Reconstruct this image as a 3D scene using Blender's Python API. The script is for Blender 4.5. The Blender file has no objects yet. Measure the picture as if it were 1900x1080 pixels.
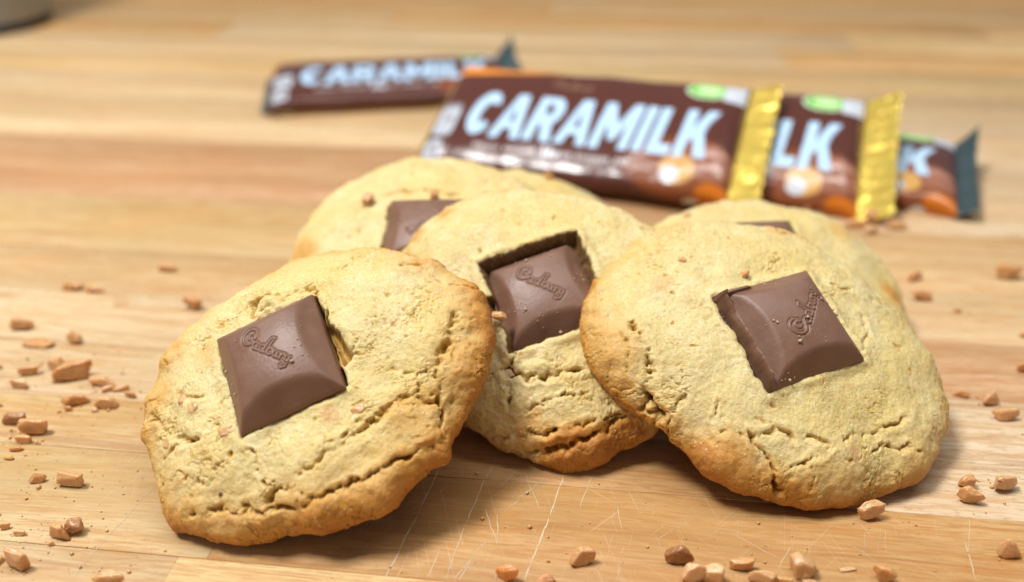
import bpy, bmesh, math, random
import numpy as np
from mathutils import Vector, Matrix
random.seed(7)
CM = 0.01
SC = bpy.context.scene
COL = SC.collection

# ---------------------------------------------------------------- camera, world, lamps, exposure
PITCH = math.radians(29.0)
CAM_H = 12.9          # cm above the table
FPX = 1500.0          # focal length in pixels of a 1900 px wide frame
cam_d = bpy.data.cameras.new('camera')
cam = bpy.data.objects.new('camera', cam_d)
COL.objects.link(cam)
cam.location = (0, 0, CAM_H*CM)
cam.rotation_euler = (math.pi/2 - PITCH, 0, 0)
cam_d.sensor_width = 36
cam_d.lens = 36*FPX/1900
cam_d.clip_start = 0.005
cam_d.clip_end = 50
cam_d.dof.use_dof = True
cam_d.dof.focus_distance = 0.178
cam_d.dof.aperture_fstop = 6.2
cam_d.dof.aperture_blades = 0
SC.camera = cam

W = bpy.data.worlds.new('World'); SC.world = W; W.use_nodes = True
bg = W.node_tree.nodes['Background']
bg.inputs[0].default_value = (0.94, 0.98, 1.0, 1); bg.inputs[1].default_value = 0.18

def area(name, loc, target, size, power, col):
    l = bpy.data.lights.new(name, 'AREA'); l.shape = 'RECTANGLE'; l.size = size[0]; l.size_y = size[1]
    l.energy = power; l.color = col
    o = bpy.data.objects.new(name, l); COL.objects.link(o); o.location = loc
    o.rotation_euler = (Vector(target)-Vector(loc)).to_track_quat('-Z', 'Y').to_euler()
    return o
area('ceiling_lamp', (-0.40, 0.14, 0.92), (0.02, 0.2, 0), (0.22, 0.22), 9.4, (1.0, 0.99, 0.97))
area('ceiling_tube', (0.10, 0.36, 1.20), (0.10, 0.37, 0), (1.5, 0.12), 8.4, (1.0, 0.99, 0.97))
SC.view_settings.view_transform = 'Standard'; SC.view_settings.look = 'None'
SC.view_settings.exposure = 0.15; SC.view_settings.gamma = 1

# ---------------------------------------------------------------- camera maths (pixel of the photograph -> place)
_R = np.array([1, 0, 0.]); _F = np.array([0, math.cos(PITCH), -math.sin(PITCH)]); _U = np.array([0, math.sin(PITCH), math.cos(PITCH)])
_C = np.array([0, 0, CAM_H])
def proj(P):
    d = np.asarray(P, float)-_C; z = d@_F
    return np.stack([950+FPX*(d@_R)/z, 540-FPX*(d@_U)/z], -1)
def ground(x, y, z=0.0):
    d = ((x-950)/FPX)*_R - ((y-540)/FPX)*_U + _F
    return _C + d*((z-CAM_H)/d[2])
def px_per_cm(P): return FPX/((np.asarray(P)-_C)@_F)
def nrm(v): v = np.asarray(v, float); return v/np.linalg.norm(v)

# ---------------------------------------------------------------- numpy noise
_rng = np.random.default_rng(3)
_perm = np.concatenate([_rng.permutation(256)]*3)
_grad = _rng.normal(size=(256, 3)).astype(np.float32); _grad /= np.linalg.norm(_grad, axis=1)[:, None]
def perlin(P):
    P = np.asarray(P, np.float32); i = np.floor(P).astype(np.int32); f = P-i; i &= 255
    u = f*f*f*(f*(f*6-15)+10)
    def g(a, b, c):
        h = _perm[_perm[_perm[(i[:, 0]+a) & 255]+((i[:, 1]+b) & 255)]+((i[:, 2]+c) & 255)]
        G = _grad[h]
        return G[:, 0]*(f[:, 0]-a)+G[:, 1]*(f[:, 1]-b)+G[:, 2]*(f[:, 2]-c)
    x0 = g(0, 0, 0)*(1-u[:, 0])+g(1, 0, 0)*u[:, 0]; x1 = g(0, 1, 0)*(1-u[:, 0])+g(1, 1, 0)*u[:, 0]
    x2 = g(0, 0, 1)*(1-u[:, 0])+g(1, 0, 1)*u[:, 0]; x3 = g(0, 1, 1)*(1-u[:, 0])+g(1, 1, 1)*u[:, 0]
    y0 = x0*(1-u[:, 1])+x1*u[:, 1]; y1 = x2*(1-u[:, 1])+x3*u[:, 1]
    return (y0*(1-u[:, 2])+y1*u[:, 2])*1.6
def fbm(P, octv=3, gain=.5):
    s = 0; a = 1
    for k in range(octv):
        s = s+a*perlin(P*(2.03**k)+k*17.3); a *= gain
    return s
def worley(P, jit=.9):
    """F1, F2 distances of a jittered grid, 3-D."""
    P = np.asarray(P, np.float32); i = np.floor(P).astype(np.int32); f1 = np.full(len(P), 9., np.float32); f2 = f1.copy()
    for a in (-1, 0, 1):
        for b in (-1, 0, 1):
            for c in (-1, 0, 1):
                j = i+np.array([a, b, c]); k = j & 255
                h = _perm[_perm[_perm[k[:, 0]]+k[:, 1]]+k[:, 2]]
                q = j+.5+_grad[h]*.5*jit
                d = np.linalg.norm(P-q, axis=1)
                f2 = np.where(d < f1, f1, np.minimum(f2, d)); f1 = np.minimum(f1, d)
    return f1, f2
def sstep(a, b, x):
    t = np.clip((x-a)/(b-a), 0, 1); return t*t*(3-2*t)
def seg_dist(P, line):
    """distance from points to a polyline (any dimension)."""
    line = np.asarray(line, np.float32); best = np.full(len(P), 1e9, np.float32)
    for a, b in zip(line[:-1], line[1:]):
        ab = b-a; t = np.clip(((P-a)@ab)/max(ab@ab, 1e-9), 0, 1)
        best = np.minimum(best, np.linalg.norm(P-a-t[:, None]*ab, axis=1))
    return best
def in_poly(x, y, poly):
    ins = np.zeros(x.shape, bool); n = len(poly)
    for k in range(n):
        x0, y0 = poly[k]; x1, y1 = poly[(k+1) % n]
        if y0 == y1: continue
        c = ((y0 > y) != (y1 > y)) & (x < (x1-x0)*(y-y0)/(y1-y0)+x0)
        ins ^= c
    return ins

# ---------------------------------------------------------------- objects
def mesh_np(name, verts_cm, faces, mat=None, smooth=True, attrs=None):
    me = bpy.data.meshes.new(name)
    v = np.asarray(verts_cm, np.float32)*CM; f = np.asarray(faces, np.int32); k = f.shape[1]
    me.vertices.add(len(v)); me.vertices.foreach_set('co', v.ravel())
    me.loops.add(f.size); me.loops.foreach_set('vertex_index', f.ravel())
    me.polygons.add(len(f)); me.polygons.foreach_set('loop_start', np.arange(0, f.size, k, dtype=np.int32))
    me.update(calc_edges=True); me.validate()
    if smooth: me.polygons.foreach_set('use_smooth', np.ones(len(me.polygons), bool))
    for an, a in (attrs or {}).items():
        a = np.asarray(a, np.float32)
        if a.ndim == 1:
            at = me.attributes.new(an, 'FLOAT', 'POINT'); at.data.foreach_set('value', a)
        else:
            at = me.attributes.new(an, 'FLOAT_COLOR', 'POINT')
            at.data.foreach_set('color', np.concatenate([a, np.ones((len(a), 1), np.float32)], 1).ravel())
    if mat: me.materials.append(mat)
    return me
def grid_faces(nu, nv, wrap_v=False):
    i = np.arange(nu-1)[:, None]; j = np.arange(nv if wrap_v else nv-1)[None]
    a = i*nv+j; b = i*nv+(j+1) % nv
    return np.stack([a, (i+1)*nv+j, (i+1)*nv+(j+1) % nv, b], -1).reshape(-1, 4)
def obj(name, me, parent=None, loc=None, mtx=None):
    o = bpy.data.objects.new(name, me); COL.objects.link(o)
    if parent: o.parent = parent
    if mtx is not None: o.matrix_local = mtx
    if loc is not None: o.location = Vector(loc)*CM
    return o
def tag(o, label=None, cat=None, group=None, kind=None):
    if label: o['label'] = label
    if cat: o['category'] = cat
    if group: o['group'] = group
    if kind: o['kind'] = kind
    return o
def frame_mtx(c, u, v, n):
    m = Matrix.Identity(4)
    for r in range(3): m[r][0], m[r][1], m[r][2], m[r][3] = u[r], v[r], n[r], c[r]*CM
    return m

# ---------------------------------------------------------------- materials
class NT:
    def __init__(s, name):
        s.m = bpy.data.materials.new(name); s.m.use_nodes = True; s.t = s.m.node_tree; s.p = s.t.nodes['Principled BSDF']
    def n(s, typ, ins=None, **kw):
        x = s.t.nodes.new(typ)
        for k, v in kw.items(): setattr(x, k, v)
        for k, v in (ins or {}).items(): s.set(x.inputs[k], v)
        return x
    def set(s, sock, v):
        if isinstance(v, bpy.types.NodeSocket): s.t.links.new(v, sock)
        else: sock.default_value = v
    def P(s, **kw):
        for k, v in kw.items(): s.set(s.p.inputs[k.replace('_', ' ')], v)
    def coord(s, out='Object'): return s.n('ShaderNodeTexCoord').outputs[out]
    def map(s, vec, scale=(1, 1, 1), loc=(0, 0, 0), rot=(0, 0, 0)):
        return s.n('ShaderNodeMapping', {'Vector': vec, 'Scale': scale, 'Location': loc, 'Rotation': rot}).outputs[0]
    def noise(s, vec, scale, detail=3, rough=.5, dist=0, out=0):
        return s.n('ShaderNodeTexNoise', {'Vector': vec, 'Scale': scale, 'Detail': detail, 'Roughness': rough, 'Distortion': dist}).outputs[out]
    def ramp(s, fac, stops):
        r = s.n('ShaderNodeValToRGB', {'Fac': fac}); e = r.color_ramp.elements
        while len(e) < len(stops): e.new(.5)
        for x, (p, c) in zip(e, stops): x.position = p; x.color = (*c, 1) if len(c) == 3 else c
        return r.outputs[0]
    def math(s, op, a, b=0.0, c=0.0):
        x = s.n('ShaderNodeMath', operation=op); s.set(x.inputs[0], a); s.set(x.inputs[1], b); s.set(x.inputs[2], c); return x.outputs[0]
    def mix(s, f, a, b, typ='MIX'):
        x = s.n('ShaderNodeMix', data_type='RGBA', blend_type=typ); s.set(x.inputs[0], f)
        for sk, v in ((x.inputs[6], a), (x.inputs[7], b)): s.set(sk, (*v, 1) if isinstance(v, tuple) and len(v) == 3 else v)
        return x.outputs[2]
    def rng(s, v, a, b, c=0., d=1.): return s.n('ShaderNodeMapRange', {'Value': v, 'From Min': a, 'From Max': b, 'To Min': c, 'To Max': d}).outputs[0]
    def attr(s, name, out='Fac'): return s.n('ShaderNodeAttribute', attribute_name=name).outputs[out]
    def bump(s, h, strength, dist, nrm_in=None):
        b = s.n('ShaderNodeBump', {'Height': h, 'Strength': strength, 'Distance': dist})
        if nrm_in is not None: s.set(b.inputs['Normal'], nrm_in)
        return b.outputs[0]
def sr(r, g, b):
    return tuple(((c/255)/12.92 if c/255 < .04045 else ((c/255+.055)/1.055)**2.4) for c in (r, g, b))

def mat_dough():
    t = NT('cookie_dough'); co = t.coord()
    brown = t.attr('brown'); moist = t.attr('moist'); tof = t.attr('toffee'); speck = t.attr('speck'); smear = t.attr('smear')
    n1 = t.noise(co, 130, 5, .62); n2 = t.noise(co, 480, 4, .62); n3 = t.noise(co, 1500, 3, .7); n4 = t.noise(co, 55, 3); n5 = t.noise(co, 3200, 2, .6)
    base = t.ramp(n1, [(.28, (.64, .485, .195)), (.5, (.705, .57, .265)), (.75, (.765, .655, .37))])
    base = t.mix(t.math('MULTIPLY', t.rng(n4, .46, .64), .60), base, (.70, .52, .17))
    base = t.mix(t.math('MULTIPLY', t.rng(n3, .52, .70), .55), base, (.82, .77, .56))
    base = t.mix(t.math('MULTIPLY', t.rng(n3, .46, .32), .60), base, (.46, .33, .11))
    b2 = t.math('ADD', brown, t.math('ADD', t.math('MULTIPLY', t.math('SUBTRACT', n2, .5), .45), t.math('MULTIPLY', t.math('SUBTRACT', n3, .5), .35)))
    col = t.mix(t.rng(b2, .0, .66), base, (.64, .325, .068))
    col = t.mix(t.rng(b2, .42, 1.08), col, (.43, .155, .028))
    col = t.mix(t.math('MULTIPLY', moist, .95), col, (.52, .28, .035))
    col = t.mix(tof, col, (.64, .36, .15))
    col = t.mix(speck, col, (.10, .035, .02))
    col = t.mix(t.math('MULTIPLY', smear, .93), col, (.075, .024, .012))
    h = t.math('ADD', t.math('MULTIPLY', n2, .55), t.math('ADD', t.math('MULTIPLY', n3, .50), t.math('MULTIPLY', n5, .16)))
    nb = t.bump(h, .78, .0007)
    vo = t.n('ShaderNodeTexVoronoi', {'Vector': co, 'Scale': 1050., 'Randomness': 1.0})
    spark = t.math('MULTIPLY', t.math('LESS_THAN', vo.outputs['Distance'], .20), t.math('GREATER_THAN', t.n('ShaderNodeSeparateColor', {0: vo.outputs['Color']}).outputs[0], .74))
    col = t.mix(t.math('MULTIPLY', spark, .45), col, (.90, .85, .70))
    t.P(Base_Color=col, Roughness=t.rng(spark, 0, 1, .52, .25), Normal=nb, Specular_IOR_Level=.38,
        Subsurface_Weight=.45, Subsurface_Radius=(1., .60, .22), Subsurface_Scale=.0017)
    return t.m
def mat_choc():
    t = NT('milk_chocolate'); co = t.coord()
    n = t.noise(co, 160, 4, .6); n2 = t.noise(co, 1500, 3, .6); bl = t.noise(co, 90, 3)
    col = t.mix(t.rng(n, .3, .7), (.172, .084, .053), (.215, .110, .071))
    col = t.mix(t.math('MULTIPLY', t.rng(bl, .5, .75), .30), col, (.25, .155, .120))
    col = t.mix(t.attr('broken'), col, t.mix(t.rng(n, .35, .65), (.070, .030, .020), (.125, .055, .034)))
    nb = t.bump(t.math('ADD', t.math('MULTIPLY', n2, .35), n), .12, .0006)
    t.P(Base_Color=col, Roughness=t.rng(n, .3, .7, .40, .52), Specular_IOR_Level=.45, Normal=nb)
    return t.m
def mat_toffee():
    t = NT('toffee'); co = t.coord(); ri = t.n('ShaderNodeObjectInfo').outputs['Random']
    n = t.noise(co, 260, 4, .6); n2 = t.noise(co, 1300, 3, .6)
    col = t.mix(t.rng(n, .3, .7), (.54, .245, .075), (.70, .39, .155))
    col = t.mix(t.math('MULTIPLY', ri, .7), col, (.66, .40, .20))
    col = t.mix(1.0, col, t.n('ShaderNodeObjectInfo').outputs['Color'], 'MULTIPLY')
    dk = t.math('MULTIPLY', t.math('GREATER_THAN', t.noise(co, 330, 2), .66), .75)
    col = t.mix(dk, col, (.17, .065, .03))
    vo = t.n('ShaderNodeTexVoronoi', {'Vector': co, 'Scale': 1500.})
    wh = t.math('MULTIPLY', t.math('LESS_THAN', vo.outputs['Distance'], .22), t.math('GREATER_THAN', t.n('ShaderNodeSeparateColor', {0: vo.outputs['Color']}).outputs[1], .62))
    col = t.mix(t.math('MULTIPLY', wh, .6), col, (.85, .72, .56))
    t.P(Base_Color=col, Roughness=t.rng(n2, .3, .7, .20, .42), Specular_IOR_Level=.5, Normal=t.bump(n2, .5, .0005),
        Subsurface_Weight=.50, Subsurface_Radius=(1., .5, .22), Subsurface_Scale=.0022, Coat_Weight=.25, Coat_Roughness=.25)
    return t.m
def mat_wood():
    t = NT('maple_stave'); co = t.coord('Object'); ri = t.n('ShaderNodeObjectInfo').outputs['Random']
    pos = t.n('ShaderNodeVectorMath', {0: co, 1: t.n('ShaderNodeCombineXYZ', {0: t.math('MULTIPLY', ri, 3.7), 1: t.math('MULTIPLY', ri, 9.1), 2: t.math('MULTIPLY', ri, 5.3)}).outputs[0]}, operation='ADD').outputs[0]
    # along the stave = local x
    wob = t.noise(t.map(pos, (5, 14, 14)), 1, 3)
    pv = t.n('ShaderNodeVectorMath', {0: pos, 1: t.n('ShaderNodeCombineXYZ', {1: t.math('MULTIPLY', t.math('SUBTRACT', wob, .5), .012)}).outputs[0]}, operation='ADD').outputs[0]
    broad = t.noise(t.map(pv, (6, 55, 55)), 1, 4, .55)
    grain = t.noise(t.map(pv, (32, 380, 380)), 1, 5, .68, .8)
    fibre = t.noise(t.map(pv, (140, 1700, 1700)), 1, 4, .68, .5)
    line = t.noise(t.map(pv, (9, 210, 210)), 1, 3, .6, 1.2)
    fleck = t.noise(t.map(pos, (420, 1900, 1900)), 1, 2, .5)
    blot = t.noise(t.map(pos, (16, 30, 30)), 1, 4, .6)
    tone = t.attr('tone', 'Color')
    T = lambda r, g, b: t.mix(1.0, tone, (r, g, b), 'MULTIPLY')
    hue = t.noise(t.map(pos, (9, 26, 26), (3.1, 7.7, 1.3)), 1, 4, .6)
    c = t.mix(t.rng(broad, .34, .66), T(.76, .66, .54), T(1.07, 1.08, 1.11))
    c = t.mix(t.math('MULTIPLY', t.rng(grain, .49, .61), .75), c, T(.80, .58, .38))
    c = t.mix(t.math('MULTIPLY', t.rng(grain, .47, .35), .35), c, T(1.12, 1.16, 1.24))
    c = t.mix(t.math('MULTIPLY', t.rng(fibre, .50, .62), .62), c, T(.68, .50, .35))
    c = t.mix(t.math('MULTIPLY', t.rng(fibre, .47, .36), .30), c, T(1.10, 1.13, 1.20))
    c = t.mix(t.math('MULTIPLY', t.rng(line, .59, .65), .55), c, T(.58, .40, .28))
    c = t.mix(t.math('MULTIPLY', t.rng(fleck, .60, .74), t.attr('flecks')), c, T(.50, .38, .30))
    c = t.mix(t.math('MULTIPLY', t.rng(blot, .52, .74), .45), c, T(.96, .74, .54))
    c = t.mix(t.math('MULTIPLY', t.rng(hue, .50, .66), .50), c, T(.76, .74, .66))
    c = t.mix(t.math('MULTIPLY', t.rng(hue, .46, .34), .35), c, T(.95, .80, .66))
    # faint short knife marks worn into the surface
    marks = None
    for a, thr in ((1.22, .71), (1.75, .72), (.6, .735), (2.3, .73)):
        v = t.map(t.map(pos, (1, 1, 1), (0, 0, 0), (0, 0, a)), (55, 2300, 1))
        m = t.rng(t.noise(v, 1, 1, .4), thr, thr+.05)
        marks = m if marks is None else t.math('MAXIMUM', marks, m)
    c = t.mix(t.math('MULTIPLY', marks, t.math('MULTIPLY', t.rng(blot, .40, .62), .20)), c, (.80, .68, .52))
    h = t.math('SUBTRACT', t.math('MULTIPLY', fibre, -.6), t.math('MULTIPLY', grain, .5))
    t.P(Base_Color=c, Roughness=t.rng(grain, .3, .7, .50, .64), Specular_IOR_Level=.35, Normal=t.bump(h, .35, .0006))
    return t.m
def mat_simple(name, col, rough, metal=0., spec=.5, bump=None):
    t = NT(name); t.P(Base_Color=(*col, 1), Roughness=rough, Metallic=metal, Specular_IOR_Level=spec)
    if bump:
        t.P(Normal=t.bump(t.noise(t.coord(), bump[0], 3), bump[1], bump[2]))
    return t.m
def mat_wrapper():
    t = NT('printed_wrapper_film'); co = t.coord()
    n = t.noise(co, 55, 3); n2 = t.noise(co, 190, 2)
    h = t.math('ADD', n, t.math('MULTIPLY', n2, .25))
    t.P(Base_Color=t.attr('print', 'Color'), Roughness=.17, Specular_IOR_Level=.42, Normal=t.bump(h, .07, .004))
    return t.m
def mat_foil(name, col, rough):
    t = NT(name); co = t.coord(); n = t.noise(co, 85, 3, .55); n2 = t.noise(co, 420, 2)
    t.P(Base_Color=t.mix(t.rng(n, .3, .7), tuple(.85*c for c in col), tuple(min(1, 1.1*c) for c in col)), Metallic=.62, Roughness=rough,
        Normal=t.bump(t.math('ADD', n, t.math('MULTIPLY', n2, .3)), .42, .0025))
    return t.m
M_DOUGH, M_CHOC, M_TOF, M_WOOD, M_WRAP = mat_dough(), mat_choc(), mat_toffee(), mat_wood(), mat_wrapper()
M_GOLD = mat_foil('gold_foil', (.98, .68, .13), .26)
M_SLATE = mat_foil('slate_foil', (.10, .15, .16), .35)
M_GLUE = mat_simple('dark_glue_line', (.12, .07, .035), .8)
M_MARK = mat_simple('scratched_wood_fibre', (.58, .46, .31), .75)
M_STEEL = mat_simple('silver_paint', (.30, .32, .34), .35, .5)
M_RUBBER = mat_simple('black_rubber', (.012, .010, .010), .6)
M_CRUMB = mat_simple('pale_crumb', (.56, .42, .27), .7)

# ---------------------------------------------------------------- the table: butcher block of staves
TAB_A = math.radians(-6.5)
t_u = np.array([math.cos(TAB_A), math.sin(TAB_A), 0]); t_v = np.array([-math.sin(TAB_A), math.cos(TAB_A), 0])
def slab_mesh(name, L, Wd, H, ch, mat, tone=None, flecks=0.):
    x, y = L/2, Wd/2
    v = [(-x, -y, -H), (x, -y, -H), (x, y, -H), (-x, y, -H), (-x, -y, -ch), (x, -y, -ch), (x, y, -ch), (-x, y, -ch),
         (-x+ch, -y+ch, 0), (x-ch, -y+ch, 0), (x-ch, y-ch, 0), (-x+ch, y-ch, 0)]
    f = [(3, 2, 1, 0), (0, 1, 5, 4), (1, 2, 6, 5), (2, 3, 7, 6), (3, 0, 4, 7), (4, 5, 9, 8), (5, 6, 10, 9), (6, 7, 11, 10), (7, 4, 8, 11), (8, 9, 10, 11)]
    at = {}
    if tone is not None: at = {'tone': np.tile(np.array(tone, np.float32), (12, 1)), 'flecks': np.full(12, flecks, np.float32)}
    return mesh_np(name, v, f, mat, False, at)
table = obj('tabletop', slab_mesh('tabletop', 330, 170, 2.0, .1, M_GLUE))
tag(table, 'butcher block table of pale maple staves with knife scratches', None, None, 'structure')
table.matrix_world = frame_mtx(t_v*62+np.array([0, 0, -.9]), t_u, t_v, (0, 0, 1))
BRN = sr(212, 170, 112)
CREAM, TAN, PINK, ORNG, GREY, YEL = sr(236, 210, 166), sr(226, 193, 143), sr(217, 176, 132), sr(226, 185, 126), sr(228, 205, 168), sr(234, 204, 150)
# rows: from v0 to v1 (cm from the camera's foot), then (end x, tone, flecks) from left to right
rows = [(-22.9, -18, [(400, TAN, 0)]), (-18, -13, [(400, TAN, 0)]), (-13, -8, [(400, TAN, 0)]), (-8, -3, [(-60, TAN, 0), (400, CREAM, 0)]), (-3, 2, [(20, CREAM, 0), (400, TAN, 0)]), (2, 6.5, [(-30, TAN, 0), (400, ORNG, 0)]),
 (6.5, 9.0, [(-20, TAN, 0), (60, ORNG, 0), (400, CREAM, 0)]), (9.0, 11.1, [(-8.2, CREAM, 0), (38, YEL, 0), (400, PINK, 0)]),
 (11.1, 14.1, [(-7.6, YEL, 0), (34, BRN, .12)]), (14.1, 16.0, [(-6.4, YEL, 0), (5.9, BRN, .2), (44, GREY, .85)]),
 (16.0, 18.6, [(2, CREAM, 0), (46, GREY, .6)]), (18.6, 21.5, [(3, CREAM, 0), (41, PINK, 0)]),
 (21.5, 24.6, [(1, TAN, 0), (57, CREAM, 0)]), (24.6, 29.3, [(6, YEL, 0), (62, TAN, 0)]), (29.3, 36.6, [(9, PINK, 0), (66, GREY, 0)]),
 (36.6, 43.8, [(5, CREAM, 0), (70, GREY, 0)]), (43.8, 49.2, [(33, CREAM, 0), (90, YEL, 0)]), (49.2, 54.8, [(40, YEL, 0), (400, TAN, 0)]),
 (54.8, 60.4, [(12, CREAM, 0), (400, ORNG, 0)]), (60.4, 66.2, [(-30, ORNG, 0), (18, CREAM, 0), (400, YEL, 0)]), (66.2, 72.6, [(-18, TAN, 0), (29, ORNG, 0), (400, TAN, 0)]),
 (72.6, 79.5, [(-5, ORNG, 0), (50, TAN, 0), (400, PINK, 0)]), (79.5, 86.5, [(0, TAN, 0), (400, ORNG, 0)]), (86.5, 93.5, [(-20, ORNG, 0), (60, TAN, 0), (400, CREAM, 0)]),
 (93.5, 100.5, [(10, CREAM, 0), (400, TAN, 0)]), (100.5, 108, [(-30, TAN, 0), (400, ORNG, 0)]), (108, 116, [(20, ORNG, 0), (400, TAN, 0)]), (116, 124, [(-10, TAN, 0), (400, CREAM, 0)]), (124, 132, [(0, TAN, 0), (400, TAN, 0)]), (132, 146.5, [(400, ORNG, 0)])]
for v0, v1, segs in rows:
    x0 = -164.
    for x1, tone, fl in segs + ([(400, random.choice((TAN, CREAM, ORNG)), 0)] if segs[-1][0] < 400 else []):
        x1 = min(x1, 164.)
        k = .83*random.uniform(.96, 1.03)
        tn = tuple(c*k*m_ for c, m_ in zip(tone, (1., .99, 1.00)))
        me = slab_mesh('stave', x1-x0-.003, v1-v0-.014, .9, .012, M_WOOD, tn, fl)
        o = obj('stave', me, table)
        c = (x0+x1)/2*np.array([1, 0, 0]) + np.array([0, (v0+v1)/2-62, .9+random.uniform(-.004, .0)])
        o.matrix_local = Matrix.Translation(Vector(c)*CM)
        x0 = x1
# knife scratches: shallow raised fibres along each cut
sv, sf = [], []
def scratch(p, q, w, br=.5):
    p = np.array(p[:2]); q = np.array(q[:2]); L = np.linalg.norm(q-p); n = max(4, int(L/.05)); d = (q-p)/L; s = np.array([-d[1], d[0]])
    ph = random.uniform(0, 99); b0 = len(sv)
    ts = np.linspace(0, 1, n+1)
    q3 = np.stack([ts*L*3.2+ph, ts*0+.3, ts*0+ph], 1); nz = perlin(q3)+.6*perlin(q3*3.1+5); jt = perlin(q3*1.3+31)*.022+perlin(q3*5.3+11)*.008
    for k, tt in enumerate(ts):
        ww = w*max(0.06, min(1, 1.-br+nz[k]*1.3*br+.3))*min(1, 6*tt+.15, 6*(1-tt)+.15)
        c = p+(q-p)*tt+s*jt[k]
        sv.append((*(c+s*ww/2), .0035)); sv.append((*(c-s*ww/2), .0035))
    for k in range(n): a = b0+2*k; sf.append((a, a+1, a+3, a+2))
def gp(x, y): return ground(x, y)[:2]
for a, b, w in [((836, 826), (778, 948), .05), ((778, 948), (712, 1078), .075), ((925, 842), (900, 890), .04), ((900, 890), (865, 970), .05), ((865, 970), (826, 1078), .04), ((1047, 880), (1020, 958), .07), ((1020, 958), (972, 1078), .085),
                ((965, 868), (925, 905), .03), ((1015, 884), (930, 955), .03), ((970, 870), (1002, 945), .03), ((900, 945), (925, 1015), .035), ((923, 950), (923, 1012), .04), ((905, 1000), (840, 1078), .04), ((875, 1040), (850, 1079), .045),
                ((1100, 880), (1075, 945), .035), ((1145, 940), (1155, 985), .03), ((1205, 1010), (1290, 960), .025), ((283, 905), (196, 1000), .045), ((196, 1000), (130, 1079), .035), ((1702, 565), (1765, 615), .05), ((1790, 1000), (1810, 1079), .05), ((1800, 960), (1795, 1030), .03), ((1560, 1000), (1640, 1050), .025),
                ((1470, 1010), (1440, 1060), .03), ((1350, 985), (1450, 1040), .03), ((690, 1000), (660, 1040), .03), ((760, 1020), (735, 1079), .03), ((820, 1010), (790, 1079), .035)]:
    scratch(gp(*a), gp(*b), w*.50, .5)
for _ in range(130):
    x = random.gauss(1000, 330); y = random.uniform(850, 1110)
    if random.random() < .25: x = random.uniform(0, 1900); y = random.uniform(560, 1090)
    a = random.choice([random.gauss(1.25, .16), random.gauss(1.25, .16), random.gauss(2.0, .3), random.gauss(1.25, .3)]); L = random.uniform(.25, 1.5)
    p = gp(x, y); d = np.array([math.cos(a), math.sin(a)])*L/2
    scratch(p-d, p+d, random.uniform(.005, .011), .85)
sc = obj('scratches', mesh_np('scratches', sv, sf, M_MARK, False), table)
sc.matrix_parent_inverse = table.matrix_world.inverted(); sc['kind'] = 'stuff'

# ---------------------------------------------------------------- script lettering of the chocolate
def arc(cx, cy, r, a0, a1, n=14, ry=None):
    return [(cx+r*math.cos(math.radians(a0+(a1-a0)*k/n)), cy+(ry or r)*math.sin(math.radians(a0+(a1-a0)*k/n))) for k in range(n+1)]
SCRIPT = [arc(.60, .66, .20, 40, -20, 6)[::-1] + arc(.45, .62, .36, 45, 300, 22, .42) + [(.72, .30), (.86, .42)],
          arc(.55, .64, .16, 0, 250, 12),
          arc(.98, .30, .14, 60, 330, 12, .17) + [(1.12, .42), (1.12, .14), (1.20, .14)],
          arc(1.40, .30, .13, 60, 330, 12, .17) + [(1.52, .40), (1.60, .92), (1.52, .14), (1.64, .16)],
          [(1.60, .92), (1.78, .98), (1.72, .60), (1.76, .16)] + arc(1.88, .29, .12, 230, 480, 12, .16),
          [(2.06, .42), (2.08, .18), (2.20, .14), (2.28, .40), (2.30, .14), (2.38, .18)],
          [(2.44, .42), (2.48, .14), (2.48, .34), (2.58, .44), (2.66, .36)],
          [(2.72, .42), (2.76, .18), (2.88, .20), (2.94, .42), (2.90, -.06), (2.72, -.22), (2.66, -.08)]]

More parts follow.
